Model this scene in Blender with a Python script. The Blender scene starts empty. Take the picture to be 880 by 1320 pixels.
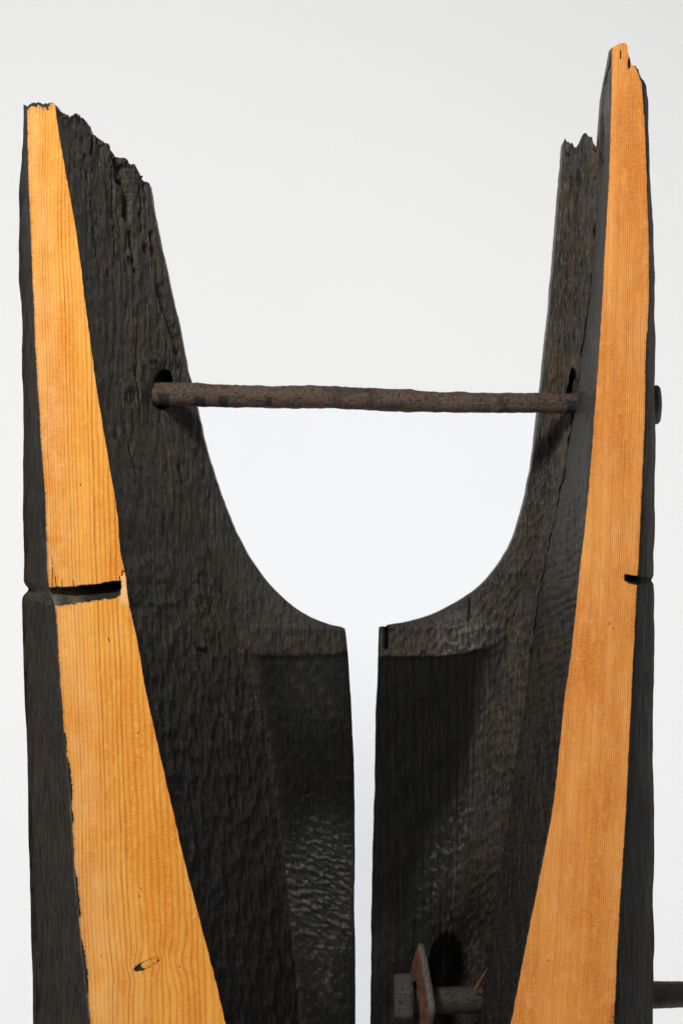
import bpy, math, random
import numpy as np

# ------------------------------------------------------------------ camera, world, light
D = 3.5            # camera to the sawn front faces, metres
S = 0.001          # one photo pixel is one millimetre at the front faces
CX, CY, CAMZ = 440.0, 660.0, 1.45
scene = bpy.context.scene
COL = scene.collection

cam_d = bpy.data.cameras.new("camera")
cam = bpy.data.objects.new("camera", cam_d)
COL.objects.link(cam)
cam.location = (0, -D, CAMZ)
cam.rotation_euler = (math.radians(90), 0, 0)
cam_d.sensor_fit = 'VERTICAL'
cam_d.sensor_height = 36
cam_d.lens = 36 / 2 / (660 * S / D)
cam_d.clip_end = 100
scene.camera = cam
scene.render.resolution_x, scene.render.resolution_y = 682, 1024

world = bpy.data.worlds.new("World")
scene.world = world
world.use_nodes = True
world.node_tree.nodes["Background"].inputs[0].default_value = (1.0, 1.0, 1.0, 1)
world.node_tree.nodes["Background"].inputs[1].default_value = 0.15

def area(name, loc, target, sx, sy, power, color=(1, 1, 1)):
    d = bpy.data.lights.new(name, 'AREA')
    d.shape = 'RECTANGLE'
    d.size, d.size_y, d.energy, d.color = sx, sy, power, color
    o = bpy.data.objects.new(name, d)
    COL.objects.link(o)
    o.location = loc
    v = np.array(target) - np.array(loc)
    import mathutils
    o.rotation_euler = mathutils.Vector(v).to_track_quat('-Z', 'Y').to_euler()
    return o
area("key_softbox", (-1.0, -1.9, 3.3), (0, 0.1, 1.65), 0.45, 0.45, 84, (1.0, 0.975, 0.95))
area("fill_softbox", (1.5, -2.6, 2.0), (0.0, 0.1, 1.4), 0.9, 1.2, 11, (1.0, 0.99, 0.975))
for sx in (-1, 1):      # added strip lamps that brighten the backdrop, unseen left and right behind the sculpture
    area("added_backdrop_light", (sx * 1.4, 0.35, 1.15), (-sx * 0.8, 1.9, 1.6), 0.25, 2.4, 15.0)

scene.render.engine = 'CYCLES'
scene.cycles.use_denoising = True
scene.cycles.pixel_filter_width = 1.2
scene.view_settings.view_transform = 'Standard'
scene.view_settings.look = 'None'
scene.view_settings.exposure = 0.0
scene.view_settings.gamma = 1.0
scene.view_settings.use_curve_mapping = False

# ------------------------------------------------------------------ noise helpers
def _h(ix, iy, seed):
    ix = ix.astype(np.int64); iy = iy.astype(np.int64)
    n = (ix * 374761393 + iy * 668265263 + seed * 2147483647 + 1013904223) & 0xFFFFFFFF
    n = ((n ^ (n >> 13)) * 1274126177) & 0xFFFFFFFF
    n = ((n ^ (n >> 15)) * 2246822519) & 0xFFFFFFFF
    return ((n ^ (n >> 16)) & 0xFFFFFF) / float(0xFFFFFF)

def vnoise(x, y, seed=0):
    x0, y0 = np.floor(x), np.floor(y)
    fx, fy = x - x0, y - y0
    fx = fx * fx * (3 - 2 * fx); fy = fy * fy * (3 - 2 * fy)
    a = _h(x0, y0, seed); b = _h(x0 + 1, y0, seed)
    c = _h(x0, y0 + 1, seed); d = _h(x0 + 1, y0 + 1, seed)
    return (a + (b - a) * fx) * (1 - fy) + (c + (d - c) * fx) * fy - 0.5

def fbm(x, y, seed=0, octv=4):
    s, a, t = 0, 1.0, 0
    for k in range(octv):
        s = s + a * vnoise(x * 2 ** k, y * 2 ** k, seed + 17 * k); t += a; a *= 0.5
    return s / t * 2

def worley(x, y, seed=0):
    x0, y0 = np.floor(x), np.floor(y)
    f1 = np.full(x.shape, 9.0); f2 = f1.copy(); cid = np.zeros(x.shape)
    for i in (-1, 0, 1):
        for j in (-1, 0, 1):
            px = x0 + i + _h(x0 + i, y0 + j, seed)
            py = y0 + j + _h(x0 + i, y0 + j, seed + 5)
            d = np.hypot(px - x, py - y)
            idv = _h(x0 + i, y0 + j, seed + 9)
            near = d < f1
            f2 = np.where(near, f1, np.minimum(f2, d))
            cid = np.where(near, idv, cid)
            f1 = np.where(near, d, f1)
    return f1, f2, cid

def ss(a, b, x):
    t = np.clip((x - a) / (b - a), 0, 1)
    return t * t * (3 - 2 * t)

def curve(pts):
    """monotone cubic through (y, value) pairs"""
    p = np.array(sorted(pts), float)
    xs, ys = p[:, 0], p[:, 1]
    h = np.diff(xs); dl = np.diff(ys) / h
    m = np.zeros(len(xs)); m[0], m[-1] = dl[0], dl[-1]
    for i in range(1, len(xs) - 1):
        if dl[i - 1] * dl[i] > 0:
            w1, w2 = 2 * h[i] + h[i - 1], h[i] + 2 * h[i - 1]
            m[i] = (w1 + w2) / (w1 / dl[i - 1] + w2 / dl[i])
    def f(x):
        x = np.asarray(x, float)
        xc = np.clip(x, xs[0], xs[-1])
        k = np.clip(np.searchsorted(xs, xc) - 1, 0, len(xs) - 2)
        t = (xc - xs[k]) / h[k]
        v = ((1 + 2 * t) * (1 - t) ** 2 * ys[k] + t * (1 - t) ** 2 * h[k] * m[k]
             + t * t * (3 - 2 * t) * ys[k + 1] + t * t * (t - 1) * h[k] * m[k + 1])
        return v + m[0] * np.minimum(x - xs[0], 0) + m[-1] * np.maximum(x - xs[-1], 0) * (0 if xs[-1] > 1900 else 1)
    return f

def yx(*pts):                 # (x, y) points down the photograph -> x as a function of y
    return curve([(y, x) for x, y in pts])

def segdist(x, y, pts):
    d = np.full(x.shape, 1e9)
    for (ax, ay), (bx, by) in zip(pts[:-1], pts[1:]):
        vx, vy = bx - ax, by - ay
        t = np.clip(((x - ax) * vx + (y - ay) * vy) / (vx * vx + vy * vy), 0, 1)
        d = np.minimum(d, np.hypot(x - ax - t * vx, y - ay - t * vy))
    return d

def world_pt(px, py, dep):    # a millimetre position at depth dep (mm behind the front faces)
    k = (D + dep * 0.001) / D
    return np.stack([(px - CX) * S * k, dep * 0.001 + 0 * px, CAMZ + (CY - py) * S * k], -1)

# ------------------------------------------------------------------ materials
class NT:
    def __init__(self, name):
        self.m = bpy.data.materials.new(name); self.m.use_nodes = True
        self.t = self.m.node_tree; self.n = self.t.nodes; self.l = self.t.links
        self.b = self.n["Principled BSDF"]
    def new(self, typ, **kw):
        o = self.n.new(typ)
        for k, v in kw.items(): setattr(o, k, v)
        return o
    def put(self, sock, v):
        if isinstance(v, bpy.types.NodeSocket): self.l.new(v, sock)
        elif isinstance(v, tuple) and len(v) == 3 and sock.type == 'RGBA': sock.default_value = (*v, 1)
        else: sock.default_value = v
    def attr(self, name):
        return self.new('ShaderNodeAttribute', attribute_name=name).outputs['Fac']
    def coord(self, scale=(1, 1, 1), rot=(0, 0, 0)):
        tc = self.new('ShaderNodeTexCoord'); mp = self.new('ShaderNodeMapping')
        mp.inputs['Scale'].default_value = scale; mp.inputs['Rotation'].default_value = rot
        self.l.new(tc.outputs['Object'], mp.inputs['Vector'])
        return mp.outputs[0]
    def noise(self, vec, scale=1.0, detail=4, rough=0.6, dist=0.0):
        o = self.new('ShaderNodeTexNoise')
        self.l.new(vec, o.inputs['Vector'])
        o.inputs['Scale'].default_value = scale; o.inputs['Detail'].default_value = detail
        o.inputs['Roughness'].default_value = rough; o.inputs['Distortion'].default_value = dist
        return o.outputs['Fac']
    def math(self, op, a, b=0.0, c=0.0):
        o = self.new('ShaderNodeMath', operation=op)
        self.put(o.inputs[0], a); self.put(o.inputs[1], b); self.put(o.inputs[2], c)
        return o.outputs[0]
    def rng(self, v, a, b, c=0.0, d=1.0):
        o = self.new('ShaderNodeMapRange')
        self.put(o.inputs[0], v)
        for i, q in enumerate((a, b, c, d)): self.put(o.inputs[1 + i], q)
        return o.outputs[0]
    def mix(self, f, a, b, mode='MIX'):
        o = self.new('ShaderNodeMix', data_type='RGBA', blend_type=mode)
        self.put(o.inputs[0], f); self.put(o.inputs[6], a); self.put(o.inputs[7], b)
        return o.outputs[2]
    def bump(self, h, strength, dist, prev=None):
        o = self.new('ShaderNodeBump')
        self.put(o.inputs['Strength'], strength); o.inputs['Distance'].default_value = dist
        self.l.new(h, o.inputs['Height'])
        if prev is not None: self.l.new(prev, o.inputs['Normal'])
        return o.outputs[0]

def mat_char(name, warm=0.0):
    t = NT(name)
    fine = t.noise(t.coord((520, 220, 26)), 1, 5, 0.65)
    fibre = t.noise(t.coord((1400, 500, 60)), 1, 3, 0.7)
    blot = t.noise(t.coord((26, 18, 12)), 1, 5, 0.6, 0.5)
    spk = t.noise(t.coord((900, 600, 420)), 1, 2, 0.6)
    brown, soot_shade, pale = t.attr('brown'), t.attr('soot_shade'), t.attr('pale')
    base = t.mix(t.rng(fine, .36, .66), (.004, .004, .0035), (.064, .060, .047))
    base = t.mix(t.math('MULTIPLY', t.rng(blot, .42, .66), t.math('MULTIPLY_ADD', brown, .72, .26)),
                 base, t.mix(t.rng(fine, .3, .75), (.022, .013, .008), (.12, .076, .044)))
    base = t.mix(t.math('MULTIPLY', t.rng(fibre, .56, .72), t.math('MULTIPLY_ADD', brown, .80, .20)), base, (.28, .235, .17))  # pale fibres; fine highlights are painted into their colour
    base = t.mix(t.math('MULTIPLY', soot_shade, .92), base, t.mix(t.rng(fine, .3, .7), (.001, .001, .001), (.0075, .0075, .0078)))
    base = t.mix(t.math('MULTIPLY', t.rng(spk, .735, .78), .5), base, (.20, .18, .14))
    base = t.mix(pale, base, (.30, .25, .18))
    ck = t.noise(t.coord((210, 130, 7.5)), 1, 3, .55)
    ck = t.math('MULTIPLY', t.math('LESS_THAN', t.math('ABSOLUTE', t.math('SUBTRACT', ck, .5)), .008), t.rng(t.noise(t.coord((30, 20, 9)), 1, 2, .5), .46, .56))
    base = t.mix(t.math('MULTIPLY', ck, .85), base, (.002, .002, .002))
    t.l.new(base, t.b.inputs['Base Color'])
    r = t.rng(blot, .3, .7, .50, .66)
    r = t.math('SUBTRACT', r, t.math('MULTIPLY', t.attr('gloss'), .27))
    t.l.new(r, t.b.inputs['Roughness'])
    t.l.new(t.math('MULTIPLY_ADD', t.attr('gloss'), 1.0, .06), t.b.inputs['Specular IOR Level'])
    n0 = t.bump(t.noise(t.coord((170, 110, 15)), 1, 4, .6), .7, .006)
    n1 = t.bump(fine, .8, .0030, n0)
    n2 = t.bump(fibre, .7, .0018, n1)
    n2 = t.bump(ck, .8, -.0015, n2)
    t.l.new(n2, t.b.inputs['Normal'])
    return t.m

def mat_sawn(name, light, mid, dark, line_w, contrast, latewood):
    """freshly planed softwood; 'grain' counts growth rings across the face"""
    t = NT(name)
    g, edge, xx, pale = t.attr('grain'), t.attr('edge'), t.attr('across'), t.attr('pale')
    wob = t.noise(t.coord((60, 60, 9)), 1, 3, .5)
    ph = t.math('ADD', g, t.math('MULTIPLY', t.math('SUBTRACT', wob, .5), 1.0))
    fr = t.math('FRACT', ph)
    line = t.math('POWER', t.math('ABSOLUTE', t.math('MULTIPLY_ADD', fr, 2, -1)), line_w)       # peaks at whole numbers
    cmb = t.new('ShaderNodeCombineXYZ'); t.put(cmb.inputs[0], t.math('MULTIPLY', t.math('FLOOR', t.math('ADD', ph, .5)), 7.31))
    per = t.noise(cmb.outputs[0], 1, 1, .5)
    line = t.math('MULTIPLY', line, t.rng(per, .34, .62, .15, 1.0))
    brk = t.noise(t.coord((420, 1, 30)), 1, 4, .7)
    line = t.math('MULTIPLY', line, t.rng(brk, .28, .62, .45, 1.0))
    big = t.noise(t.coord((20, 1, 6)), 1, 4, .6, .4)
    fleck = t.noise(t.coord((130, 1, 420), (0, .25, 0)), 1, 4, .65)
    fleck2 = t.noise(t.coord((900, 1, 70)), 1, 3, .7)
    curl = t.noise(t.coord((75, 1, 34), (0, -.5, 0)), 1, 3, .55, 1.2)
    c = t.mix(t.rng(big, .38, .62), mid, light)
    c = t.mix(t.math('MULTIPLY', t.rng(t.noise(t.coord((9, 1, 3.2)), 1, 3, .5), .45, .68), .35), c, tuple(q * f for q, f in zip(mid, (.86, .72, .6))))
    c = t.mix(t.math('MULTIPLY', t.rng(fleck, .40, .64), .65), c, light)
    c = t.mix(t.math('MULTIPLY', t.rng(curl, .52, .68), .5), c, (min(light[0] * 1.06, 1), light[1] * 1.13, light[2] * 1.35))
    c = t.mix(t.math('MULTIPLY', t.rng(fleck2, .52, .8), .28), c, mid)
    c = t.mix(t.math('MULTIPLY', line, contrast), c, latewood)
    g2 = t.math('POWER', t.math('ABSOLUTE', t.math('MULTIPLY_ADD', t.math('FRACT', t.math('MULTIPLY', ph, 2.37)), 2, -1)), 2.5)
    c = t.mix(t.math('MULTIPLY', t.math('MULTIPLY', g2, t.rng(brk, .35, .7)), contrast * .38), c, latewood)
    dots = t.noise(t.coord((330, 1, 150)), 1, 1, .5)
    c = t.mix(t.math('MULTIPLY', t.rng(dots, .80, .86), .45), c, dark)
    c = t.mix(t.math('MULTIPLY', pale, .8), c, (.90, .54, .24))
    torn = t.noise(t.coord((170, 1, 330)), 1, 3, .6)
    soot_shade = t.math('GREATER_THAN', t.math('ADD', edge, t.math('MULTIPLY', torn, .9)), 1.0)
    soft = t.rng(t.math('ADD', edge, t.math('MULTIPLY', torn, .9)), .62, 1.02)
    c = t.mix(t.math('MULTIPLY', soft, .55), c, (.17, .085, .035))
    c = t.mix(soot_shade, c, (.02, .016, .012))
    t.l.new(c, t.b.inputs['Base Color'])
    t.b.inputs['Roughness'].default_value = .46
    t.b.inputs['Specular IOR Level'].default_value = .16
    n = t.bump(line, .35, -.0006)
    n = t.bump(fleck, .5, .0011, n)
    n = t.bump(curl, .4, .0022, n)
    t.l.new(n, t.b.inputs['Normal'])
    return t.m

def mat_iron(name, base1, base2, rust, amount):
    t = NT(name)
    a = t.noise(t.coord((70, 70, 70)), 1, 5, .65, .6)
    b = t.noise(t.coord((380, 380, 380)), 1, 4, .7)
    c2 = t.noise(t.coord((24, 30, 30)), 1, 3, .6, .8)
    patch = t.attr('mark')
    c = t.mix(t.rng(b, .35, .68), base1, base2)
    c = t.mix(t.math('MULTIPLY', t.rng(a, .47, .62), amount), c, rust)
    c = t.mix(t.math('MULTIPLY', t.rng(c2, .58, .64), .45), c, (.012, .011, .011))
    c = t.mix(t.math('MULTIPLY', patch, .9), c, (.008, .008, .010))
    t.l.new(c, t.b.inputs['Base Color'])
    t.b.inputs['Metallic'].default_value = .25
    t.l.new(t.rng(b, .3, .7, .42, .72), t.b.inputs['Roughness'])
    n = t.bump(a, .8, .0040)
    n = t.bump(b, .9, .0022, n)
    pit = t.noise(t.coord((190, 260, 260)), 1, 2, .5)
    n = t.bump(t.rng(pit, .60, .68), .8, -.0018, n)
    t.l.new(t.mix(t.math('MULTIPLY', t.rng(pit, .60, .68), .6), c, tuple(q * .4 for q in base1)), t.b.inputs['Base Color'])
    t.l.new(n, t.b.inputs['Normal'])
    return t.m

def mat_plain(name, col, rough=.9):
    t = NT(name)
    nz = t.noise(t.coord((3, 3, 3)), 1, 3, .5)
    t.l.new(t.mix(nz, tuple(x * .995 for x in col), col), t.b.inputs['Base Color'])
    t.b.inputs['Roughness'].default_value = rough
    t.b.inputs['Specular IOR Level'].default_value = .0
    return t.m

M_CHAR = mat_char("charred_wood")
M_SAWN_L = mat_sawn("honey_planed_wood", (.93, .435, .078), (.78, .262, .022), (.10, .04, .015), 2.5, 1.0, (.33, .085, .010))
M_SAWN_R = mat_sawn("reddish_planed_wood", (.87, .385, .095), (.68, .22, .031), (.12, .05, .02), 1.7, .92, (.40, .105, .014))
M_ROD = mat_iron("rusted_iron_rod", (.030, .022, .018), (.15, .105, .074), (.12, .058, .030), .7)
M_BOLT = mat_iron("dark_iron_bolt", (.030, .027, .024), (.060, .050, .040), (.045, .026, .017), .5)
M_NUT = mat_iron("grey_iron_nut", (.030, .034, .035), (.075, .08, .078), (.08, .035, .018), .4)
M_WASH = mat_iron("rusty_orange_iron", (.07, .045, .035), (.15, .11, .09), (.42, .11, .022), .9)
M_RIM = mat_iron("worn_iron_rim", (.06, .053, .046), (.17, .155, .135), (.10, .055, .035), .4)
M_BACK = mat_plain("backdrop_paper", (.852, .858, .863))
M_PANEL = mat_plain("added_board_white", (.868, .888, .915))

# ------------------------------------------------------------------ objects helpers
def mesh_obj(name, verts, faces, mat, parent=None, attrs=None, smooth=True):
    me = bpy.data.meshes.new(name)
    me.from_pydata(verts.tolist() if hasattr(verts, 'tolist') else verts, [], faces)
    me.materials.append(mat)
    if smooth: me.polygons.foreach_set('use_smooth', np.ones(len(me.polygons), bool))
    for k, v in (attrs or {}).items():
        a = me.attributes.new(k, 'FLOAT', 'POINT')
        a.data.foreach_set('value', np.ascontiguousarray(v, dtype=np.float32))
    me.update()
    o = bpy.data.objects.new(name, me)
    COL.objects.link(o)
    if parent is not None: o.parent = parent
    return o

def split_mesh(verts, faces, sel):
    idx = [f for f, s in zip(faces, sel) if s]
    used = np.unique(np.concatenate([np.array(f) for f in idx]))
    remap = np.full(len(verts), -1); remap[used] = np.arange(len(used))
    return used, [tuple(int(remap[i]) for i in f) for f in idx]

# ------------------------------------------------------------------ backdrop
def backdrop():
    prof = [(-2.2, 0.0)]
    prof += [(1.5 + 0.4 * math.sin(a), 0.4 - 0.4 * math.cos(a)) for a in np.linspace(0, math.pi / 2, 24)]
    prof += [(1.9, 5.0)]
    v, f = [], []
    for y, z in prof: v += [(-1.45, y, z), (1.45, y, z)]
    for i in range(len(prof) - 1): f.append((2 * i, 2 * i + 1, 2 * i + 3, 2 * i + 2))
    o = mesh_obj("studio_backdrop", v, f, M_BACK); o['kind'] = 'structure'
    # added pale board: gives the backdrop its cooler tint inside the U and gap
    p = [world_pt(np.float64(x), np.float64(y), 1886.) for x, y in
         ((205, 511), (755, 517), (755, 1334), (205, 1334))]
    q = [a + np.array([0, .006, 0]) for a in p]
    v = [tuple(map(float, a)) for a in p + q]
    f = [(0, 3, 2, 1), (4, 5, 6, 7), (0, 1, 5, 4), (1, 2, 6, 5), (2, 3, 7, 6), (3, 0, 4, 7)]
    o = mesh_obj("added_tint_board", v, f, M_PANEL, smooth=False); o['kind'] = 'structure'
backdrop()

# ------------------------------------------------------------------ timbers
YWARP = 300.0
def rows_for(y0, dense):
    ys = [y0]; y = y0
    while y < 1345:
        st = 1.7
        for a, b, s in dense:
            if a <= y < b: st = s
        y += st; ys.append(y)
    ys += [1380, 1450, 1550, 1700, 1850, 1980, 2080, 2106]
    return np.array(ys)

def build_timber(side, cols, ncols, top, dense, spec, name, label, root):
    """cols: list of (x(y), depth(y)) ridge curves from the outer silhouette to the gap edge"""
    y0 = 50.0
    nom = rows_for(y0, dense)
    F = []; seg = []
    for k, n in enumerate(ncols):
        tt = np.linspace(0, 1, n, endpoint=False)
        F += list(k + tt); seg += [k] * n
    F.append(float(len(ncols))); seg.append(len(ncols) - 1)
    F = np.array(F); seg = np.array(seg); NF = len(F)
    fr = F - seg
    def X(y):                                   # y: array (..., NF)
        cx = np.stack([c[0](y) for c in cols], 0)
        out = np.empty_like(y)
        for k in range(len(ncols)):
            m = seg == k
            out[..., m] = cx[k][..., m] * (1 - fr[m]) + cx[k + 1][..., m] * fr[m]
        return out
    def Z(y):
        cz = np.stack([c[1](y) for c in cols], 0)
        out = np.empty_like(y)
        for k in range(len(ncols)):
            m = seg == k
            f = fr[m]
            f = spec['ease'][k](f)
            out[..., m] = cz[k][..., m] * (1 - f) + cz[k + 1][..., m] * f
        return out
    ty = np.full(NF, 200.0)
    for _ in range(60): ty = 0.6 * ty + 0.4 * top(X(ty), F)
    w = np.clip((nom - y0) / (YWARP - y0), 0, 1)[:, None]
    Y = np.where(nom[:, None] < YWARP, ty[None] * (1 - w) + YWARP * w, nom[:, None])
    Xp = X(Y); Zp = Z(Y)
    base = world_pt(Xp, Y, Zp)
    sg = np.broadcast_to(seg, Y.shape); Fb = np.broadcast_to(F, Y.shape)
    R = spec['detail'](Xp, Y, Zp, sg, Fb, cols)
    Xp, Y2, Zp, nh, A = R['x'], R['y'], R['z'], R['h'], R['attrs']
    P = world_pt(Xp, Y2, Zp)
    du = np.gradient(base, axis=1); dv = np.gradient(base, axis=0)
    N = np.cross(du, dv)
    N /= np.linalg.norm(N, axis=-1, keepdims=True) + 1e-12
    flip = np.where(N[..., 1:2] > 0, -1, 1)     # towards the camera
    N = N * flip
    last = X(Y)[:, -1:]
    nh = nh * (.25 + .75 * ss(0, 9, np.abs(X(Y) - last)) ) * np.where(Y2 < 260, 1, 1) + nh * 0
    P = P + N * (nh * 0.001)[..., None]
    # back skin: every 8th column, offset behind
    bi = list(range(0, NF, 8))
    if bi[-1] != NF - 1: bi.append(NF - 1)
    nb = len(bi)
    fb = F[bi] / F[-1]
    zb = np.maximum(Zp[:, bi] + 52, spec['zback'] * (1 - np.abs(fb - .3) * .5)[None])
    zb = np.maximum(zb, np.array([Zp[:, max(0, i - 8):i + 9].max(1) for i in bi]).T + 40)
    zb[:, 0] = Zp[:, 0] + 40; zb[:, 1] = np.maximum(zb[:, 1] * .5 + Zp[:, 0] * .5, zb[:, 1] - 40)
    kz = (D + zb * .001) / (D + Zp[:, bi] * .001)
    xb = Xp[:, bi]
    # keep the back inside the outline
    sgn = 1 if side < 0 else -1
    xb = xb + sgn * np.linspace(7, 0, nb)[None] * 1.0
    edge_back = np.zeros(nb); edge_back[-1] = 1
    PB = world_pt(xb, Y2[:, bi], zb)
    PB[:, -1, 0] = P[:, -1, 0]; PB[:, -1, 2] = P[:, -1, 2] - .001   # sides cut square to the face
    PB[:, -1, 1] = P[:, -1, 1] + .050
    PB[:, :-1, 2] -= 0.004
    nr = len(nom)
    V = np.concatenate([P.reshape(-1, 3), PB.reshape(-1, 3)])
    off = nr * NF
    faces = []; segf = []; fr_idx = []
    a = np.arange(nr - 1)[:, None] * NF + np.arange(NF - 1)[None]
    q = np.stack([a, a + NF, a + NF + 1, a + 1], -1).reshape(-1, 4)
    if side > 0: q = q[:, ::-1]
    fc = q.tolist()
    cut = spec['is_cut'](Xp, Y2, sg, A)
    cutf = (cut.reshape(-1)[q].sum(1) >= 4) & (np.broadcast_to(seg[:-1], (nr - 1, NF - 1)).reshape(-1) == spec['cutseg'])
    other = []
    for r in range(nr - 1):
        for j in range(nb - 1):
            b = off + r * nb + j
            other.append((b, b + 1, b + nb + 1, b + nb))
        other.append((r * NF, off + r * nb, off + (r + 1) * nb, (r + 1) * NF))
        other.append((r * NF + NF - 1, (r + 1) * NF + NF - 1, off + (r + 1) * nb + nb - 1, off + r * nb + nb - 1))
    for r in (0, nr - 1):
        for j in range(nb - 1):
            f = [r * NF + i for i in range(bi[j], bi[j + 1] + 1)] + [off + r * nb + j + 1, off + r * nb + j]
            other.append(tuple(f if r == 0 else f[::-1]))
    if side > 0: other = [f[::-1] for f in other]
    allf = [tuple(x) for x in fc] + other
    selc = np.concatenate([cutf, np.zeros(len(other), bool)])
    att = {}
    for k, v in A.items():
        att[k] = np.concatenate([v.reshape(-1), v[:, bi].reshape(-1)])
    used, bf = split_mesh(V, allf, ~selc)
    body = mesh_obj("carved_timber", V[used], bf, M_CHAR, root, {k: att[k][used] for k in ('brown', 'soot_shade', 'pale', 'gloss')})
    body['label'] = label
    used, cf = split_mesh(V, allf, selc)
    face = mesh_obj("cut_face", V[used], cf, spec['mat'], body,
                    {k: att[k][used] for k in ('grain', 'edge', 'across', 'pale')})
    face['label'] = spec['facelabel']
    return body

def facets(x, y, wx, wy, seed, warp=3.0, slant=0.0):
    """scooped chisel marks: shallow hollows with ridges between"""
    xs = x + warp * fbm(x / 40, y / 60, seed + 1, 2) + slant * y
    f1, f2, cid = worley(xs / wx, y / wy, seed)
    return np.minimum(f1, .95) ** 2 + (cid - .5) * .25

def groove(x, y, pts, width, depth):
    d = segdist(x, y, pts)
    return depth * np.exp(-(d / width) ** 2)

one = lambda f: f
# ---------- left timber
LO = yx((30, 137), (27.5, 200), (24.5, 250), (24, 300), (26, 360), (28, 420), (29, 480), (30, 560), (30, 640), (31, 720), (30.5, 752),
        (29.5, 770), (31, 850), (34, 950), (36.5, 1050), (40, 1200), (43, 1320), (46, 1500), (46, 2100))
LFL = yx((35, 137), (36.5, 200), (40, 300), (44, 400), (48, 480), (53, 560), (59, 650), (63.5, 757), (71.5, 780), (77, 860), (83, 940), (92, 1040),
         (99, 1150), (107, 1230), (117, 1320), (135, 1500), (160, 2100))
LFR = yx((72, 137), (76, 170), (81, 200), (88, 240), (96, 285), (104, 340), (110, 390), (117, 440), (124, 495), (133, 550), (143, 610), (152, 665),
         (155.5, 710), (161, 735), (167, 780), (178, 830), (186, 880), (196, 925), (207, 975), (222, 1040), (238, 1110), (251, 1160), (264, 1210),
         (277, 1260), (291, 1320), (325, 1450), (400, 2100))
LC = yx((122, 170), (150, 300), (187, 420), (210, 500), (238, 600), (268, 700), (296, 780), (314, 825), (320, 850), (328, 890), (342, 950),
        (352, 1010), (362, 1080), (371, 1150), (378, 1220), (386, 1320), (400, 1450), (425, 2100))
_LAa = yx((190, 215), (193, 236), (198, 270), (207, 315), (216, 355), (224, 392), (233, 430), (240, 468), (249, 505), (257, 540), (266, 578),
          (276, 612), (287, 645), (299, 675), (312, 702), (327, 727), (343, 749), (360, 767), (380, 784), (402, 797), (420, 804), (428, 806.5), (438, 808.5), (444, 811))
_LAb = yx((444.5, 811), (446, 820), (449, 855), (453, 920), (456, 985), (457, 1060), (457, 1120), (456.5, 1180), (458, 1240), (458, 1320), (459, 1500), (459, 2100))
def LA(y):
    y = np.asarray(y, float)
    n = 0.7 * fbm(y / 14, y * 0, 3, 3) * ss(770, 700, y) + .6 * fbm(y / 22, y * 0, 8, 3) * ss(811, 850, y)
    return np.where(y < 811, _LAa(y), _LAb(y)) + n
def jag(c, seed, amp=1.0, s=9.0):
    return lambda y: c(y) + amp * fbm(np.asarray(y) / s, np.asarray(y) * 0 + .3, seed, 4)
ltop_pts = np.array([(20, 142), (28, 139), (31, 135), (36, 137), (40, 133), (48, 131.5), (55, 133), (62, 134), (70, 134), (74, 136), (76, 143), (84, 145), (90, 151),
            (96, 147), (101, 147), (107, 151), (113, 156), (118, 166), (120, 173), (127, 177), (134, 183), (141, 188), (145, 195), (149, 204),
            (153, 202), (159, 203), (165, 207), (168, 212), (173, 212), (176, 219), (183, 227), (187, 234), (191, 236), (194, 235)], float)
def ltop(x, F):
    return np.interp(x, ltop_pts[:, 0], ltop_pts[:, 1]) + 2.4 * fbm(x / 2.3, x * 0, 4, 2) - 3.0 * np.maximum(vnoise(x / 1.6, x * 0, 14) - .2, 0)

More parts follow.
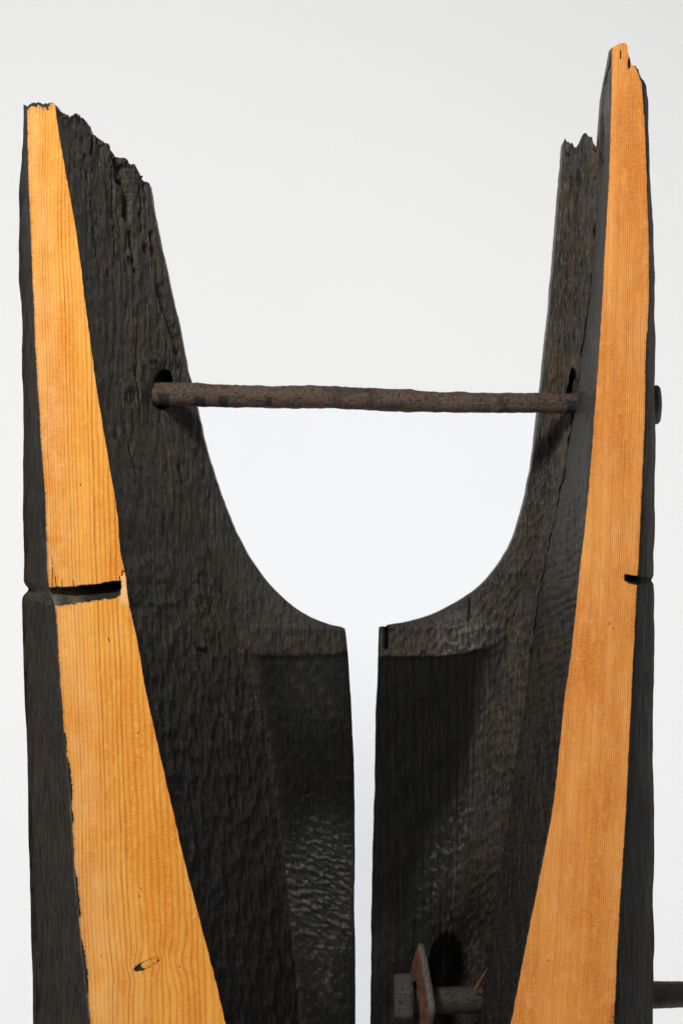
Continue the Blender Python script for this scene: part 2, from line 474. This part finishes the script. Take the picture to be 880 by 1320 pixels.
def ldetail(x, y, z, sg, F, cols):
    x = x.copy(); y = y.copy(); z = z.copy()
    front = sg == 1
    # band / recess below the rounded lip of the back slab
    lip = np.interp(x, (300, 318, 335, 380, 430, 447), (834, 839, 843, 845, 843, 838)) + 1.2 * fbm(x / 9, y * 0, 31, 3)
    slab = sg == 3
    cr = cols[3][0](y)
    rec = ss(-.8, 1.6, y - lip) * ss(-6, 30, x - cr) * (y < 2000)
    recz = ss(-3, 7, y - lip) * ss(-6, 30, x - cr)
    z = z + 1.5 * recz
    z = z - 1.5 * ss(-30, 0, y - lip) * (1 - recz) * slab
    # saw kerf
    yt = np.interp(x, (25, 36, 60, 85, 120, 155), (754, 756.5, 757.5, 757.5, 754, 748.5))
    yb = np.interp(x, (25, 36, 55, 75, 115, 150, 156), (764, 770, 777, 779.5, 774, 769, 765))
    yt = yt + 1.2 * fbm(x / 5, x * 0, 61, 3); yb = yb + 1.6 * fbm(x / 4, x * 0, 62, 3)
    inx = ss(157, 154.5, x + .8 * fbm(y / 3, y * 0, 63, 2)) * (sg <= 1)
    t = np.clip((yb - y) / (yb - yt), 0, 1)
    k = np.where((y > yt) & (y < yb), t ** 1.0, 0)
    dk = 44 * np.interp(x, (30, 60, 80, 110, 156), (.22, .25, .38, .8, 1))
    z = z + inx * k * dk
    kerf = (y > yt - .8) & (y < yb + .8) & (inx > .3)
    x = x + 7 * np.exp(-((y - 760) / 6.0) ** 2) * (sg == 0) * (1 - F)
    z = z + (sg == 0) * 10 * np.exp(-((y - 768) / 9.0) ** 2)
    # surface relief (mm along the normal)
    h = np.zeros(x.shape)
    wall_ = ss(1.98, 2.06, F)
    wall = ss(1.98, 2.06, F); outer = ss(1.0, .95, F)
    up = ss(760, 640, y)
    grain = fbm(x / 3.2, y / 60, 11, 4)
    h += wall * up * (1.1 * grain + 1.4 * fbm(x / 13, y / 90, 12, 4) + 1.0 * fbm(x / 6, y / 12, 13, 3))
    fs = .7 * facets(x, y, 10.5, 27, 21, 6, -.10) + .3 * facets(x, y, 6, 13, 27, 4, -.05) + .10 * grain
    h += wall * ss(600, 780, y) * ss(3.15, 2.95, F) * 3.5 * (fs - .3)
    h += wall * ss(2.9, 3.05, F) * ss(700, 800, y) * (1.3 * (facets(x, y, 9, 14, 22, 4, .3) - .3) + .5 * grain)
    cr2 = np.exp(-(((y - 1145) / 92) ** 2 + ((x - 420) / 60) ** 2) ** 2)
    al, _, _ = worley((x + y * .45) / 14 + .8 * fbm(x / 15, y / 15, 41, 3), (y - x * .35) / 6.5 + .5 * fbm(x / 9, y / 9, 46, 2), 42)
    h += slab * cr2 * 2.6 * (al - .4)
    cr3 = np.exp(-(((y - 1270) / 60) ** 2 + ((x - 425) / 40) ** 2))
    h += slab * cr3 * 1.6 * fbm(x / 7, y / 9, 44, 4)
    h += outer * (1.3 * grain + .8 * fbm(x / 9, y / 30, 15, 3) + 1.2 * fbm(x / 20, y / 70, 16, 2))
    h += front * (.22 * fbm(x / 12, y / 9, 17, 3))
    # edge rounding of the lip above the recess
    # cracks and tears of the weathered top
    cr_ = 0
    for pts, w_, d_ in [([(120, 168), (119, 200)], 1.3, 9), ([(151, 205), (153, 232), (158, 236)], 3.2, 9),
                        ([(158, 215), (164, 250), (166, 285)], 2.4, 9), ([(165, 250), (163, 278)], 3.2, 8), ([(168, 300), (173, 345), (176, 350)], 2.0, 8),
                        ([(185, 215), (187, 245)], 1.2, 5), ([(188, 318), (190, 324)], 2.2, 7), ([(138, 350), (139, 354)], 1.6, 6),
                        ([(166, 333), (167, 338)], 1.6, 6), ([(182, 240), (183, 300)], .9, 3), ([(145, 215), (148, 330)], .9, 3),
                        ([(205, 370), (222, 425), (230, 455)], 3.0, 5), ([(196, 300), (199, 330)], 2, 4), ([(110, 200), (124, 330)], .9, 2.5),
                        ([(176, 420), (178, 520)], 1.0, 3), ([(160, 545), (176, 610)], 1.2, 3), ([(230, 600), (236, 622)], 2, 4)]:
        xs = x + 1.5 * fbm(x / 8, y / 9, 71, 3)
        cr_ = cr_ + groove(xs, y, pts, w_, d_)
    h -= wall * cr_
    # broken fringe at the very top
    h -= wall * 3.0 * ss(26, 0, y - ltop(x, F)) * np.abs(fbm(x / 3.5, y / 7, 73, 3))
    # knots
    for kx, ky, a, b in ((258, 776, 9, 13), (168, 512, 11, 17), (196, 468, 8, 6)):
        r = np.hypot((x - kx) / a, (y - ky) / b)
        h += wall * .55 * (2.0 * np.exp(-(r - 1) ** 2 * 6) - .9 * np.exp(-r ** 2 * 4) + .9 * np.sin(r * 9) * np.exp(-r))
    h -= wall * groove(x, y, [(258, 837), (266, 840)], 2.2, 4)
    h -= wall * groove(x, y, [(289, 924), (294, 928)], 2.2, 3)
    h -= slab * groove(x, y, [(395, 1024), (397, 1022)], 1.6, 3)
    # ragged hole the rod goes into
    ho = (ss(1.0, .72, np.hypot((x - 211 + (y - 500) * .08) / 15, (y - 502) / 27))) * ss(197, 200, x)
    z = z + 46 * ho * (sg >= 2)
    ledge = ss(1.25, .9, np.hypot((x - 222) / 30, (y - 508) / 40)) * (sg >= 2)
    h -= ledge * 1.2
    # small crack along the pale sliver on the sawn face
    jag_ = [(163, 729), (162, 736), (158, 737), (157.5, 742), (154.5, 743), (155, 752)]
    h -= front * groove(x, y, jag_, .8, 2.0)
    cut_cr = 0
    for px, y1 in ((72, 744), (80, 748), (95, 749), (68, 720)):
        cut_cr = cut_cr + groove(x + .8 * fbm(x / 4, y / 5, 66, 2), y, [(px, y1), (px + .4, 760)], .55, 2.4)
    h -= front * cut_cr
    # knot opening in the sawn face
    kx, ky = 190, 1243
    ca, sa = math.cos(-.42), math.sin(-.42)
    dx, dy = x - kx, y - ky
    u = dx * ca + dy * sa; v = -dx * sa + dy * ca
    kr = np.hypot(u / 16, v / 4.6)
    ring = np.exp(-((kr - 1) * 4.5) ** 2)
    core = ss(1, .7, kr) * ss(-5, -11, u)
    h -= front * (.8 * ring + 1.6 * core)
    h = h * np.where(front, 1, 1.7) * (1 - .6 * kerf)
    h += kerf * 1.2 * fbm(x / 2.5, y / 2.5, 64, 3)
    # --- colour masks and ring count
    lean = np.interp(y, (130, 740, 1320, 2100), (-16, 0, 22, 50))
    gx = x - lean + 3.5 * fbm(x / 60, y / 160, 81, 2)
    r2 = (dx / 15) ** 2 + (dy / 11) ** 2
    dxk = dx
    gx = gx - dxk * 1.0 * np.exp(-r2 * .55) + 9 * np.exp(-((dx - 30) / 24) ** 2 - ((dy + 4) / 22) ** 2) - 6 * np.exp(-((dx + 22) / 20) ** 2 - ((dy - 8) / 26) ** 2)
    edges = np.interp(gx, (0, 40, 75, 100, 125, 150, 185, 240, 330), (0, 13, 23, 28.5, 33.2, 37, 41.5, 48.5, 59))
    fl, fr_ = cols[1][0](y), cols[2][0](y)
    el = (x - fl); er = (fr_ - x)
    tear = .50 + .85 * ss(-.1, .5, fbm(x * 0, y / 30, 91, 3)) * ss(830, 930, y)
    e = np.maximum(np.exp(-el / 3.4) * tear, np.exp(-er / 1.6) * .45)
    e = np.maximum(e, .95 * np.exp(-np.maximum(np.abs(y - ltop(x, F)) - 5 * fbm(x / 5, y / 5, 98, 3), 0) / 9.0) * ss(78, 60, x))
    e = np.maximum(e, .9 * np.exp(-np.maximum(yt - y, 0) / 1.8) * (y < yt + 1) * (x < 156))
    e = np.maximum(e, .9 * np.exp(-np.maximum(y - yb, 0) / 2.6) * (y > yb - 1) * (x < 153))
    e = np.maximum(e, np.clip(cut_cr / 2.4, 0, 1) * .95)  # depth shade of these cracks and the next put into the edge mask
    e = np.maximum(e, 1.1 * np.exp(-(segdist(x, y, jag_) / .8) ** 2))
    e = np.maximum(e, (.62 + .5 * ss(4, -12, u)) * ring + .8 * core)
    for qx, qy in ((140, 823), (141, 826), (182, 1145), (178, 945), (180, 1155), (232, 1246), (131, 1232), (104, 625)):
        e = np.maximum(e, 1.0 * np.exp(-((x - qx) / .9) ** 2 - ((y - qy) / 2.0) ** 2))
    pale = .42 * front * ss(.62, .15, (x - cols[1][0](y)) / (cols[2][0](y) - cols[1][0](y))) * (.6 + .8 * fbm(x / 14, y / 30, 96, 3)) + front * ss(154, 157, x) * ss(738, 744, y) * ss(784, 774, y)
    brown = np.clip(.2 * kerf + .75 * ss(760, 250, y) + .25 * ss(.1, .6, fbm(x / 30, y / 60, 95, 3)) + .35 * ss(-60, 0, y - lip) * ss(-30, 10, x - cr) * (1 - rec) * 2, 0, 1) * wall
    brown = np.maximum(brown, .5 * outer)
    brown = brown + .5 * wall * np.exp(-(((x - 225) / 22) ** 2 + ((y - 440) / 60) ** 2))
    soot_shade = np.clip(rec * 1.1 + .62 * ss(740, 1000, y) * wall + .58 * outer + .6 * ho, 0, 1) * (1 - kerf)  # burnt black, plus shade painted inside the rod hole
    olive = slab * np.exp(-(((x - 420) / 18) ** 2 + ((y - 1262) / 34) ** 2)) * ss(-.1, .5, fbm(x / 8, y / 14, 97, 3))
    soot_shade = soot_shade * (1 - olive); brown = np.clip(brown + olive * .4, 0, 1)
    wpale = wall * .5 * np.exp(-(((x - 291) / 4) ** 2 + ((y - 925) / 4) ** 2))
    glo = np.clip(slab * cr2 + .55 * rec * np.exp(-(((y - 880) / 60) ** 2 + ((x - 400) / 45) ** 2)) + .5 * slab * cr3, 0, 1)
    return dict(x=x, y=y, z=z, h=h, attrs=dict(gloss=np.clip(.02 + .30 * wall_ - .18 * rec + .95 * glo, 0, 1), brown=brown, soot_shade=soot_shade, pale=np.where(sg == 1, pale, wpale), grain=edges, edge=e,
                across=x / 100, kerf=kerf.astype(float)))

def is_cut(x, y, sg, A):
    return A['kerf'] < .5

timber_root = bpy.data.objects.new("wood_sculpture", None)
COL.objects.link(timber_root)
timber_root.location = (0, 0, 0)
timber_root['label'] = "charred carved timber sculpture, two hollowed halves with orange sawn faces joined by rusty iron rods"
timber_root['category'] = "sculpture"

Lcols = [(LO, curve([(100, 95), (2100, 105)])), (jag(LFL, 51, .9), curve([(100, 0), (2100, 0)])), (jag(LFR, 52, .8), curve([(100, 0), (2100, 0)])),
         (LC, curve([(130, 85), (300, 110), (500, 150), (700, 185), (840, 215), (1100, 235), (1400, 245), (2100, 245)])),
         (LA, curve([(130, 160), (300, 175), (500, 200), (700, 225), (812, 236), (1100, 250), (1400, 255), (2100, 255)]))]
left = build_timber(-1, Lcols, (26, 118, 108, 74), ltop, ((742, 786, .55), (786, 815, .8)),
    dict(ease=(lambda f: f ** 1.6, one, lambda f: f ** .85, one), zback=290, detail=ldetail, is_cut=is_cut, cutseg=1, mat=M_SAWN_L,
         facelabel="honey-coloured sawn face with widely spaced growth rings, a knot and a saw kerf"),
    "left", "left half with a broken slanting top and a deep saw kerf across its honey-coloured face", timber_root)

# ---------- right timber
RO = yx((820.5, 57), (820.6, 75), (821.5, 85), (826, 98), (831, 112), (834, 130), (836, 190), (839, 250), (842, 310), (843.5, 360), (844, 460), (844, 600), (842.5, 700),
        (842, 800), (841, 900), (841.5, 1000), (842, 1100), (842.5, 1320), (843, 1500), (843, 2100))
RFR = yx((817.0, 57), (817.5, 75), (818.2, 85), (823, 98), (826.5, 110), (829, 140), (832, 200), (834, 270), (836, 330), (835, 400), (831.5, 460), (830, 550), (826, 640),
         (822.5, 720), (820, 760), (817, 820), (814, 880), (810, 960), (806, 1050), (800, 1140), (795, 1230), (790.5, 1320), (780, 1500), (770, 2100))
ROL = yx((787.6, 62), (787.5, 100), (786.5, 150), (786, 175), (784.5, 220), (782, 270), (778.5, 330), (775, 400), (771, 460), (766.5, 520), (762, 585), (757, 640), (752, 690),
         (746, 740), (740, 800), (734.5, 850), (728, 895), (722, 950), (716, 1010), (707, 1070), (695, 1130), (683, 1190), (671, 1250), (658, 1320), (630, 1450), (580, 2100))
RC1 = yx((786.9, 62), (786.2, 84), (780, 97), (777, 110), (775.5, 128), (774.5, 196), (770, 260), (765, 330), (757, 400), (748, 470), (740, 530), (731, 590), (717, 660), (702, 730), (692, 790),
         (681, 870), (668, 960), (655, 1050), (643, 1140), (631, 1220), (624, 1265), (617, 1320), (600, 1450), (560, 2100))
RC2 = yx((750, 182), (742, 300), (733, 400), (723, 500), (712, 590), (694, 680), (676, 750), (660, 800), (648, 838), (639, 870), (628, 930), (616, 1000), (602, 1060),
         (590, 1130), (580, 1200), (572, 1320), (560, 1450), (545, 2100))
_RAa = yx((489, 809), (500, 806), (516, 803.5), (540, 798), (560, 791), (580, 781), (600, 769.5), (618, 756), (634, 739), (648, 719), (660, 697), (670, 668), (677, 640), (684, 605), (689, 570),
          (694, 532), (699, 485), (704, 440), (709, 390), (713, 340), (717, 290), (720, 250), (723.5, 215), (726, 184), (727, 170))
_RAb = yx((488.5, 809), (488, 830), (487, 870), (484.5, 925), (484, 970), (482, 1050), (480, 1120), (479, 1180), (478.5, 1240), (477.5, 1320), (477, 1500), (477, 2100))
def RA(y):
    y = np.asarray(y, float)
    n = 0.7 * fbm(y / 14, y * 0, 103, 3) * ss(760, 700, y) + .7 * fbm(y / 20, y * 0, 108, 3) * ss(811, 850, y)
    return np.where(y < 809, _RAa(y), _RAb(y)) + n
rt_slab = np.array([(700, 184), (725, 182), (728, 180), (732, 183), (737, 184), (739.5, 190), (742, 189), (744, 186), (748, 182), (749.5, 174), (752, 171), (755, 176),
                    (760, 177), (763, 178), (766, 187), (769, 193), (775, 196)], float)
rt_tall = np.array([(774, 130), (776, 126), (778, 108), (782, 95), (786, 84), (787, 66), (790, 60), (797, 56.5), (803, 55.5), (807.6, 57), (809, 68), (811.5, 76), (813, 84),
                    (818, 84.5), (822, 93), (826, 100), (831, 112), (835, 130)], float)
def rtop(x, F):
    tall = np.interp(x, rt_tall[:, 0], rt_tall[:, 1]); sl = np.interp(x, rt_slab[:, 0], rt_slab[:, 1]) + 2.2 * fbm(x / 2.5, x * 0, 104, 2) - 4 * np.maximum(vnoise(x / 1.5, x * 0, 114) - .2, 0)
    return np.where(F <= 3.0001, tall + .7 * fbm(x / 3, x * 0, 105, 2), sl)

def rdetail(x, y, z, sg, F, cols):
    x = x.copy(); y = y.copy(); z = z.copy()
    front = sg == 1
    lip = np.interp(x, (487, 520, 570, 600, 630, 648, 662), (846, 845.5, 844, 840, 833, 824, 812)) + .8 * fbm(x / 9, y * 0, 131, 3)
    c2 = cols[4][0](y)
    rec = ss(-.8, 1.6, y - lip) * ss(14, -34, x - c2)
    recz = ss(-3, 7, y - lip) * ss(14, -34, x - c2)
    z = z + 1.5 * recz
    z = z - 1.5 * ss(-40, 0, y - lip) * (1 - recz) * (sg == 4)
    # notch
    yt = np.interp(x, (804, 815, 842), (741, 743, 745.5)) + .8 * fbm(x / 3, x * 0, 161, 2)
    yb = np.interp(x, (804, 812, 830, 843), (747, 751.5, 754, 751)) + .8 * fbm(x / 3, x * 0, 162, 2)
    inx = ss(803.5, 808, x) * (sg <= 1)
    t = np.clip((yb - y) / (yb - yt), 0, 1)
    k = np.where((y > yt) & (y < yb), t ** .8, 0)
    z = z + inx * k * 34
    kerf = (y > yt - .8) & (y < yb + .8) & (inx > .3)
    x = x - 3 * np.exp(-((y - 748) / 3.5) ** 2) * (sg == 0) * (1 - F)
    # relief
    h = np.zeros(x.shape)
    wall_ = ss(1.98, 2.06, F)
    strip = (sg == 2) * ss(2.0, 2.06, F); rough = ss(2.97, 3.03, F); outer = ss(1, .95, F)
    slab = sg == 4
    grain = fbm(x / 2.4, y / 55, 111, 4)
    up = ss(860, 620, y)
    # wavy torn grain up high, running down and slightly left
    xa = x + .16 * (y - 500) + 5 * fbm(x / 25, y / 50, 112, 3)
    h += rough * ss(760, 500, y) * (1.8 * fbm(xa / 5.0, y / 38, 113, 4) + 1.0 * grain)
    # little chisel ripples in the middle
    xr = x + .34 * y
    f1 = facets(xr, y, 6.5, 15, 121, 3, 0)
    h += rough * ss(520, 640, y) * (1 - rec) * 2.6 * (f1 - .3)
    rip = np.sin((y * .95 + x * .55 + 10 * fbm(x / 22, y / 22, 123, 3)) / 3.1 * 1.5)
    h += (.5 * strip * ss(520, 700, y) + .45 * rough * ss(700, 860, y) * (1 - rec)) * (.55 * rip + 1.2 * grain)
    h += strip * (.9 * grain + .8 * fbm(x / 6, y / 14, 124, 3))
    # broad diagonal sweeps on the recessed slab and fine upright ribs
    sw = fbm((x + y * 1.1) / 34, (y - x) / 160, 125, 3)
    h += rec * (1.1 * sw + .6 * np.sin(x / 1.75 + 1.2 * fbm(x / 30, y / 80, 126, 2)) + .4 * grain)
    al, _, _ = worley((x - y * .5) / 9 + fbm(x / 15, y / 15, 141, 2), (y + x * .3) / 13, 142)
    blob = np.exp(-(((y - 1100) / 90) ** 2 + ((x - 590 + (y - 1100) * .35) / 42) ** 2) ** 2)
    h += rec * blob * 2.6 * (al - .4)
    h += rec * ss(1120, 1220, y) * 1.2 * fbm(x / 8, y / 16, 144, 4)
    # ribs in the lip band
    ribs = ss(-1, 1, np.sin(x / 1.12 + .8 * fbm(x / 20, y / 25, 145, 2)))
    band = ss(-70, -20, y - lip) * (1 - rec) * ss(545, 575, x) * ss(650, 610, x) * slab
    h += band * 1.1 * (ribs - .5)
    h += (1 - rec) * slab * ss(-60, -10, y - lip) * 1.0 * fbm(x / 4, y / 18, 146, 4)
    h += outer * (1.3 * grain + .9 * fbm(x / 20, y / 70, 116, 2))
    h += front * (.18 * fbm(x / 10, y / 12, 117, 3))
    # long crack where the rough wall meets the near strip
    xc = cols[3][0](y)
    dcr = np.abs(x - xc + 1.4 * fbm(y / 15, y * 0, 147, 3))
    wv = 1.5 + .7 * np.clip(fbm(y / 30, y * 0 + 2, 148, 2), 0, 1)
    z = z + (F > 2.3) * 9 * np.exp(-(dcr / wv) ** 2) * ss(215, 320, y) * 1.25
    cr_ = 0
    for pts, w_, d_ in [([(731, 200), (733, 210)], 2.2, 7), ([(766, 196), (768, 212)], 1.6, 4), ([(742, 190), (744, 240)], 1.1, 4), ([(752, 200), (750, 300)], 1.0, 3.5),
                        ([(735, 230), (728, 400)], 1.0, 3), ([(745, 290), (738, 440)], 1.2, 4), ([(604, 772), (603, 800)], .9, 3),
                        ([(655, 800), (640, 900)], 1.2, 2), ([(497, 806), (497, 836)], 1.7, 14), ([(720, 440), (705, 600)], 1.2, 3)]:
        xs = x + (.0 if pts[0][0] == 497 else 1.4) * fbm(x / 8, y / 9, 171, 3)
        cr_ = cr_ + groove(xs, y, pts, w_, d_)
    h -= rough * cr_
    h -= front * 3 * np.exp(-((x - 799.5) / .7) ** 2) * ss(64, 67, y) * ss(77, 74, y)
    h -= front * 4 * np.exp(-((x - 810.5) / 1.5) ** 2) * ss(76, 80, y) * ss(92, 86, y)
    # holes: above the upper rod end, and the drilled hollow above the lower bolt
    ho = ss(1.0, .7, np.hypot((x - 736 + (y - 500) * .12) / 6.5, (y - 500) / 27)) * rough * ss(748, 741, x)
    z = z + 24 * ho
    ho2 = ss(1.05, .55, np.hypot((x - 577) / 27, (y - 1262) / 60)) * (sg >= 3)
    z = z + 40 * ho2
    z = z + 13 * ss(3.0, 3.035, F) * ss(4.3, 3.2, F) * ss(200, 260, y)
    # below 1120 the rough wall steps back behind the near strip
    z = z + 66 * ss(1100, 1230, y) * ss(2.999, 3.03, F) * ss(4.3, 3.4, F)
    h = h * np.where(front, 1, 1.7) * (1 - .6 * kerf)
    # --- masks
    gx = x - np.interp(y, (50, 700, 1320, 2100), (14, 0, -34, -60)) + 2.0 * fbm(x / 40, y / 140, 181, 2)
    g = gx / 2.5 + .25 * fbm(x / 12, y / 200, 182, 2)
    fr_, ol = cols[1][0](y), cols[2][0](y)
    e = np.maximum(np.exp(-(fr_ - x) / 2.2) * .5, np.exp(-(x - ol) / 1.5) * .45)
    ds = np.hypot(np.maximum(805 - x, 0) / 1.6, np.maximum(np.maximum(yt - y, y - yb), 0) / 1.8)
    e = np.maximum(e, 1.0 * np.exp(-ds) * (x > 800))
    e = np.maximum(e, 1.0 * np.exp(-((x - 799.5) / .9) ** 2) * ss(63, 66, y) * ss(78, 74, y))
    e = np.maximum(e, 1.1 * np.exp(-((x - 810.5) / 1.8) ** 2) * ss(70, 78, y) * ss(90, 86, y))
    e = np.maximum(e, .6 * ss(1275, 1320, y) * ss(775, 792, x))
    for qx, qy in ((799, 536), (785, 804), (820, 242), (706, 1238), (790, 810)):
        e = np.maximum(e, 1.0 * np.exp(-((x - qx) / .8) ** 2 - ((y - qy) / 1.6) ** 2))
    brown = np.clip(rough * (1.0 * 1.25 * ss(820, 560, y) + .6 * ss(-60, -5, y - lip) * (1 - rec)) + strip * (.3 + .35 * ss(800, 1200, y)) + .12 * outer, 0, 1)
    soot_shade = np.clip(rec * 1.15 + .35 * wall_ * ss(860, 1200, y) + .5 * ho + ho2 * 1.0 + outer * (.35 + .5 * ss(300, 900, y)) + .6 * kerf + .45 * strip, 0, 1)  # burnt black, plus painted shade in both holes and on the outer face
    wpale = rough * .35 * band * ribs * ss(-.1, .4, fbm(x / 3, y / 12, 190, 3))
    glo = np.clip(rec * blob + .35 * rec * ss(1150, 1230, y) + .6 * band + .0 * sw * ss(1050, 950, y), 0, 1)
    return dict(x=x, y=y, z=z, h=h, attrs=dict(gloss=np.clip(.02 + .30 * wall_ - .18 * rec + .95 * glo, 0, 1), brown=brown, soot_shade=soot_shade, pale=np.where(sg == 1, 0, wpale), grain=g, edge=e, across=x / 100, kerf=kerf.astype(float)))

zr = lambda *p: curve(list(p))
Rcols = [(RO, zr((50, 60), (150, 95), (2100, 105))), (jag(RFR, 151, .7), zr((50, 0), (2100, 0))), (jag(ROL, 152, .7), zr((50, 0), (2100, 0))),
         (RC1, zr((60, 55), (200, 80), (500, 126), (800, 150), (1320, 158), (2100, 160))),
         (RC2, zr((60, 120), (200, 140), (500, 178), (800, 215), (1320, 245), (2100, 250))),
         (RA, zr((60, 160), (200, 175), (500, 210), (812, 238), (1320, 252), (2100, 255)))]
right = build_timber(1, Rcols, (22, 96, 50, 50, 104), rtop, ((738, 758, .55), (758, 812, .9)),
    dict(ease=(lambda f: 1 - (1 - f) ** 1.6, one, one, one, one), zback=300, detail=rdetail, is_cut=is_cut, cutseg=1, mat=M_SAWN_R,
         facelabel="reddish-orange sawn face with fine closely spaced growth rings"),
    "right", "right half with a tall pointed top and a finely grained orange face", timber_root)

# ------------------------------------------------------------------ ironwork
def tube(name, pts, radii, mat, parent, nseg=40, step=2.0, lump=1.0, seed=0, marks=(), flat=0.0):
    """a forged bar through (px, py, depth) points, slightly uneven"""
    p = np.array(pts, float); L = p[:, 0]
    xs = np.arange(L[0], L[-1] + .01, step)
    py = np.interp(xs, L, p[:, 1]); dz = np.interp(xs, L, p[:, 2]); r = np.interp(xs, L, radii)
    py = py + lump * .5 * fbm(xs / 60, xs * 0, seed, 2)
    V = []; mk = []
    th = np.linspace(0, 2 * math.pi, nseg, endpoint=False)
    c = world_pt(xs, py, dz)
    for i, x in enumerate(xs):
        rr = r[i] * (1 + .05 * lump * fbm(np.full(nseg, x / 16), th * 1.3, seed + 1, 3) + .025 * lump * fbm(np.full(nseg, x / 5), th * 3, seed + 2, 3)
                     + .03 * lump * np.cos(4 * th + .5) * fbm(np.array([x / 40]), np.array([0.]), seed + 3, 2)[0])
        k = (D + dz[i] * .001) / D
        V.append(np.stack([np.full(nseg, c[i, 0]), c[i, 1] - rr * .001 * k * np.cos(th), c[i, 2] + rr * .001 * k * np.sin(th)], -1))
        m = np.zeros(nseg)
        for mx, wx, a0, a1 in marks:
            m = np.maximum(m, ss(wx, wx * .7, abs(x - mx) + 1.5 * fbm(th * 3, th * 0, seed, 2)) * ss(a0 - .15, a0, -np.sin(th)) * ss(a1 + .15, a1, -np.sin(th)) * (np.cos(th) > 0))
        mk.append(m)
    V = np.concatenate(V); mk = np.concatenate(mk); n = len(xs); F = []
    for i in range(n - 1):
        for j in range(nseg):
            j2 = (j + 1) % nseg
            F.append((i * nseg + j, i * nseg + j2, (i + 1) * nseg + j2, (i + 1) * nseg + j))
    F.append(tuple(range(nseg))[::-1]); F.append(tuple(range((n - 1) * nseg, n * nseg)))
    return mesh_obj(name, V, F, mat, parent, {'mark': mk})

rod = tube("iron_rod", [(178, 508, 149), (250, 509, 143), (330, 511.5, 138), (420, 512, 128), (490, 515, 128), (560, 518.5, 128), (640, 519.5, 128), (700, 519, 138), (762, 520, 143)],
           [14.8, 15.0, 14.8, 14.4, 14.2, 13.8, 13.2, 13.2, 13.4], M_ROD, timber_root, lump=1.9, seed=5,
           marks=((212, 8, .1, 1), (258, 9, .35, .95), (288, 7, .15, .85), (347, 4, .2, .7), (735, 7, -.2, 1)))
rod['label'] = "rusty brown round bar spanning the U-shaped opening"

def lathe_x(name, prof, cx, cy, cz, mat, parent, nseg=36, ex=None, rot=0.0, seed=0, rough=.0):
    """profile [(x offset mm, radius mm)] turned about the X axis; ex = outline exponent/sides"""
    V = []; th = np.linspace(0, 2 * math.pi, nseg, endpoint=False)
    c = world_pt(np.float64(cx), np.float64(cy), cz); k = (D + cz * .001) / D
    for a, r in prof:
        q = np.ones(nseg)
        if ex: q = ex(th)
        rr = r * q * (1 + rough * fbm(np.cos(th) * 2 + a * .1, np.sin(th) * 2, seed, 3)) * .001 * k
        V.append(np.stack([np.full(nseg, a * .001), -rr * np.cos(th), rr * np.sin(th)], -1))
    V = np.concatenate(V)
    cr, sr = math.cos(rot), math.sin(rot)
    V = np.stack([V[:, 0] * cr - V[:, 1] * sr, V[:, 0] * sr + V[:, 1] * cr, V[:, 2]], -1) + c
    n = len(prof); F = []
    for i in range(n - 1):
        for j in range(nseg):
            j2 = (j + 1) % nseg
            F.append((i * nseg + j, i * nseg + j2, (i + 1) * nseg + j2, (i + 1) * nseg + j))
    F.append(tuple(range(nseg))[::-1]); F.append(tuple(range((n - 1) * nseg, n * nseg)))
    o = mesh_obj(name, V, F, mat, parent, {'mark': np.zeros(len(V))})
    return o

head = lathe_x("rod_head", [(-6, 25), (1, 25.5), (4, 25), (6.5, 22), (7.5, 16), (8, 6)], 843.5, 522, 150, M_BOLT, rod, rough=.05)

bolt = tube("iron_bolt", [(509, 1290, 190), (560, 1290, 190), (600, 1289.5, 190), (640, 1289, 190), (842, 1283, 190), (900, 1281, 190), (960, 1280, 190)], [17, 17.2, 17.5, 18, 17.5, 16.2, 16], M_BOLT, timber_root, lump=.7, seed=15)
bolt['label'] = "dark iron bolt passing through the right half near the bottom"
def hexa(th):
    a = (th + math.pi / 6) % (math.pi / 3) - math.pi / 6
    return np.cos(math.pi / 6) / np.cos(a) * 1.06
nut = lathe_x("nut", [(-13.5, 24), (-12.5, 30), (-10, 32), (-4, 32.6), (6, 32.6), (13, 32)], 519.5, 1289, 190, M_NUT, bolt, nseg=48, ex=hexa, rot=.0, rough=.03, seed=3)
def diamond(th):
    return 1 / (np.abs(np.cos(th)) ** 1.16 + np.abs(np.sin(th)) ** 1.16) ** (1 / 1.16)
washer = lathe_x("washer", [(-4.4, 56), (-4.2, 69), (-3.0, 72), (0, 73.5), (4.5, 73), (6, 70), (6.2, 60)], 541.5, 1290, 190, M_WASH, bolt, nseg=72, ex=diamond, rot=.17, rough=.035, seed=8)
washer.data.materials.append(M_RIM)
for p_ in washer.data.polygons:
    if len(p_.vertices) == 4 and 2 * 72 <= p_.index < 5 * 72: p_.material_index = 1
washer['label'] = "rust-orange diamond washer plate seen nearly edge-on"

# splinter sticking out of the crack above the bolt
def splinter():
    pts = [(611, 1277, 168), (618, 1266, 158), (624, 1256, 150), (628, 1247, 143)]
    rad = [1.0, 2.6, 1.5, .3]
    V, F = [], []
    for (a, b, c), r in zip(pts, rad):
        for k in range(6):
            t = k * math.pi / 3
            V.append(tuple(world_pt(np.float64(a + r * math.cos(t)), np.float64(b + .5 * r * math.cos(t)), c + r * math.sin(t))))
    for i in range(3):
        for k in range(6):
            F.append((i * 6 + k, i * 6 + (k + 1) % 6, (i + 1) * 6 + (k + 1) % 6, (i + 1) * 6 + k))
    F.append(tuple(range(6))); F.append(tuple(range(18, 24)))
    o = mesh_obj("splinter", V, F, mat_plain("splinter_wood", (.16, .075, .03), .6), right)
    o['label'] = "small brown wood splinter standing out of the crack"
splinter()
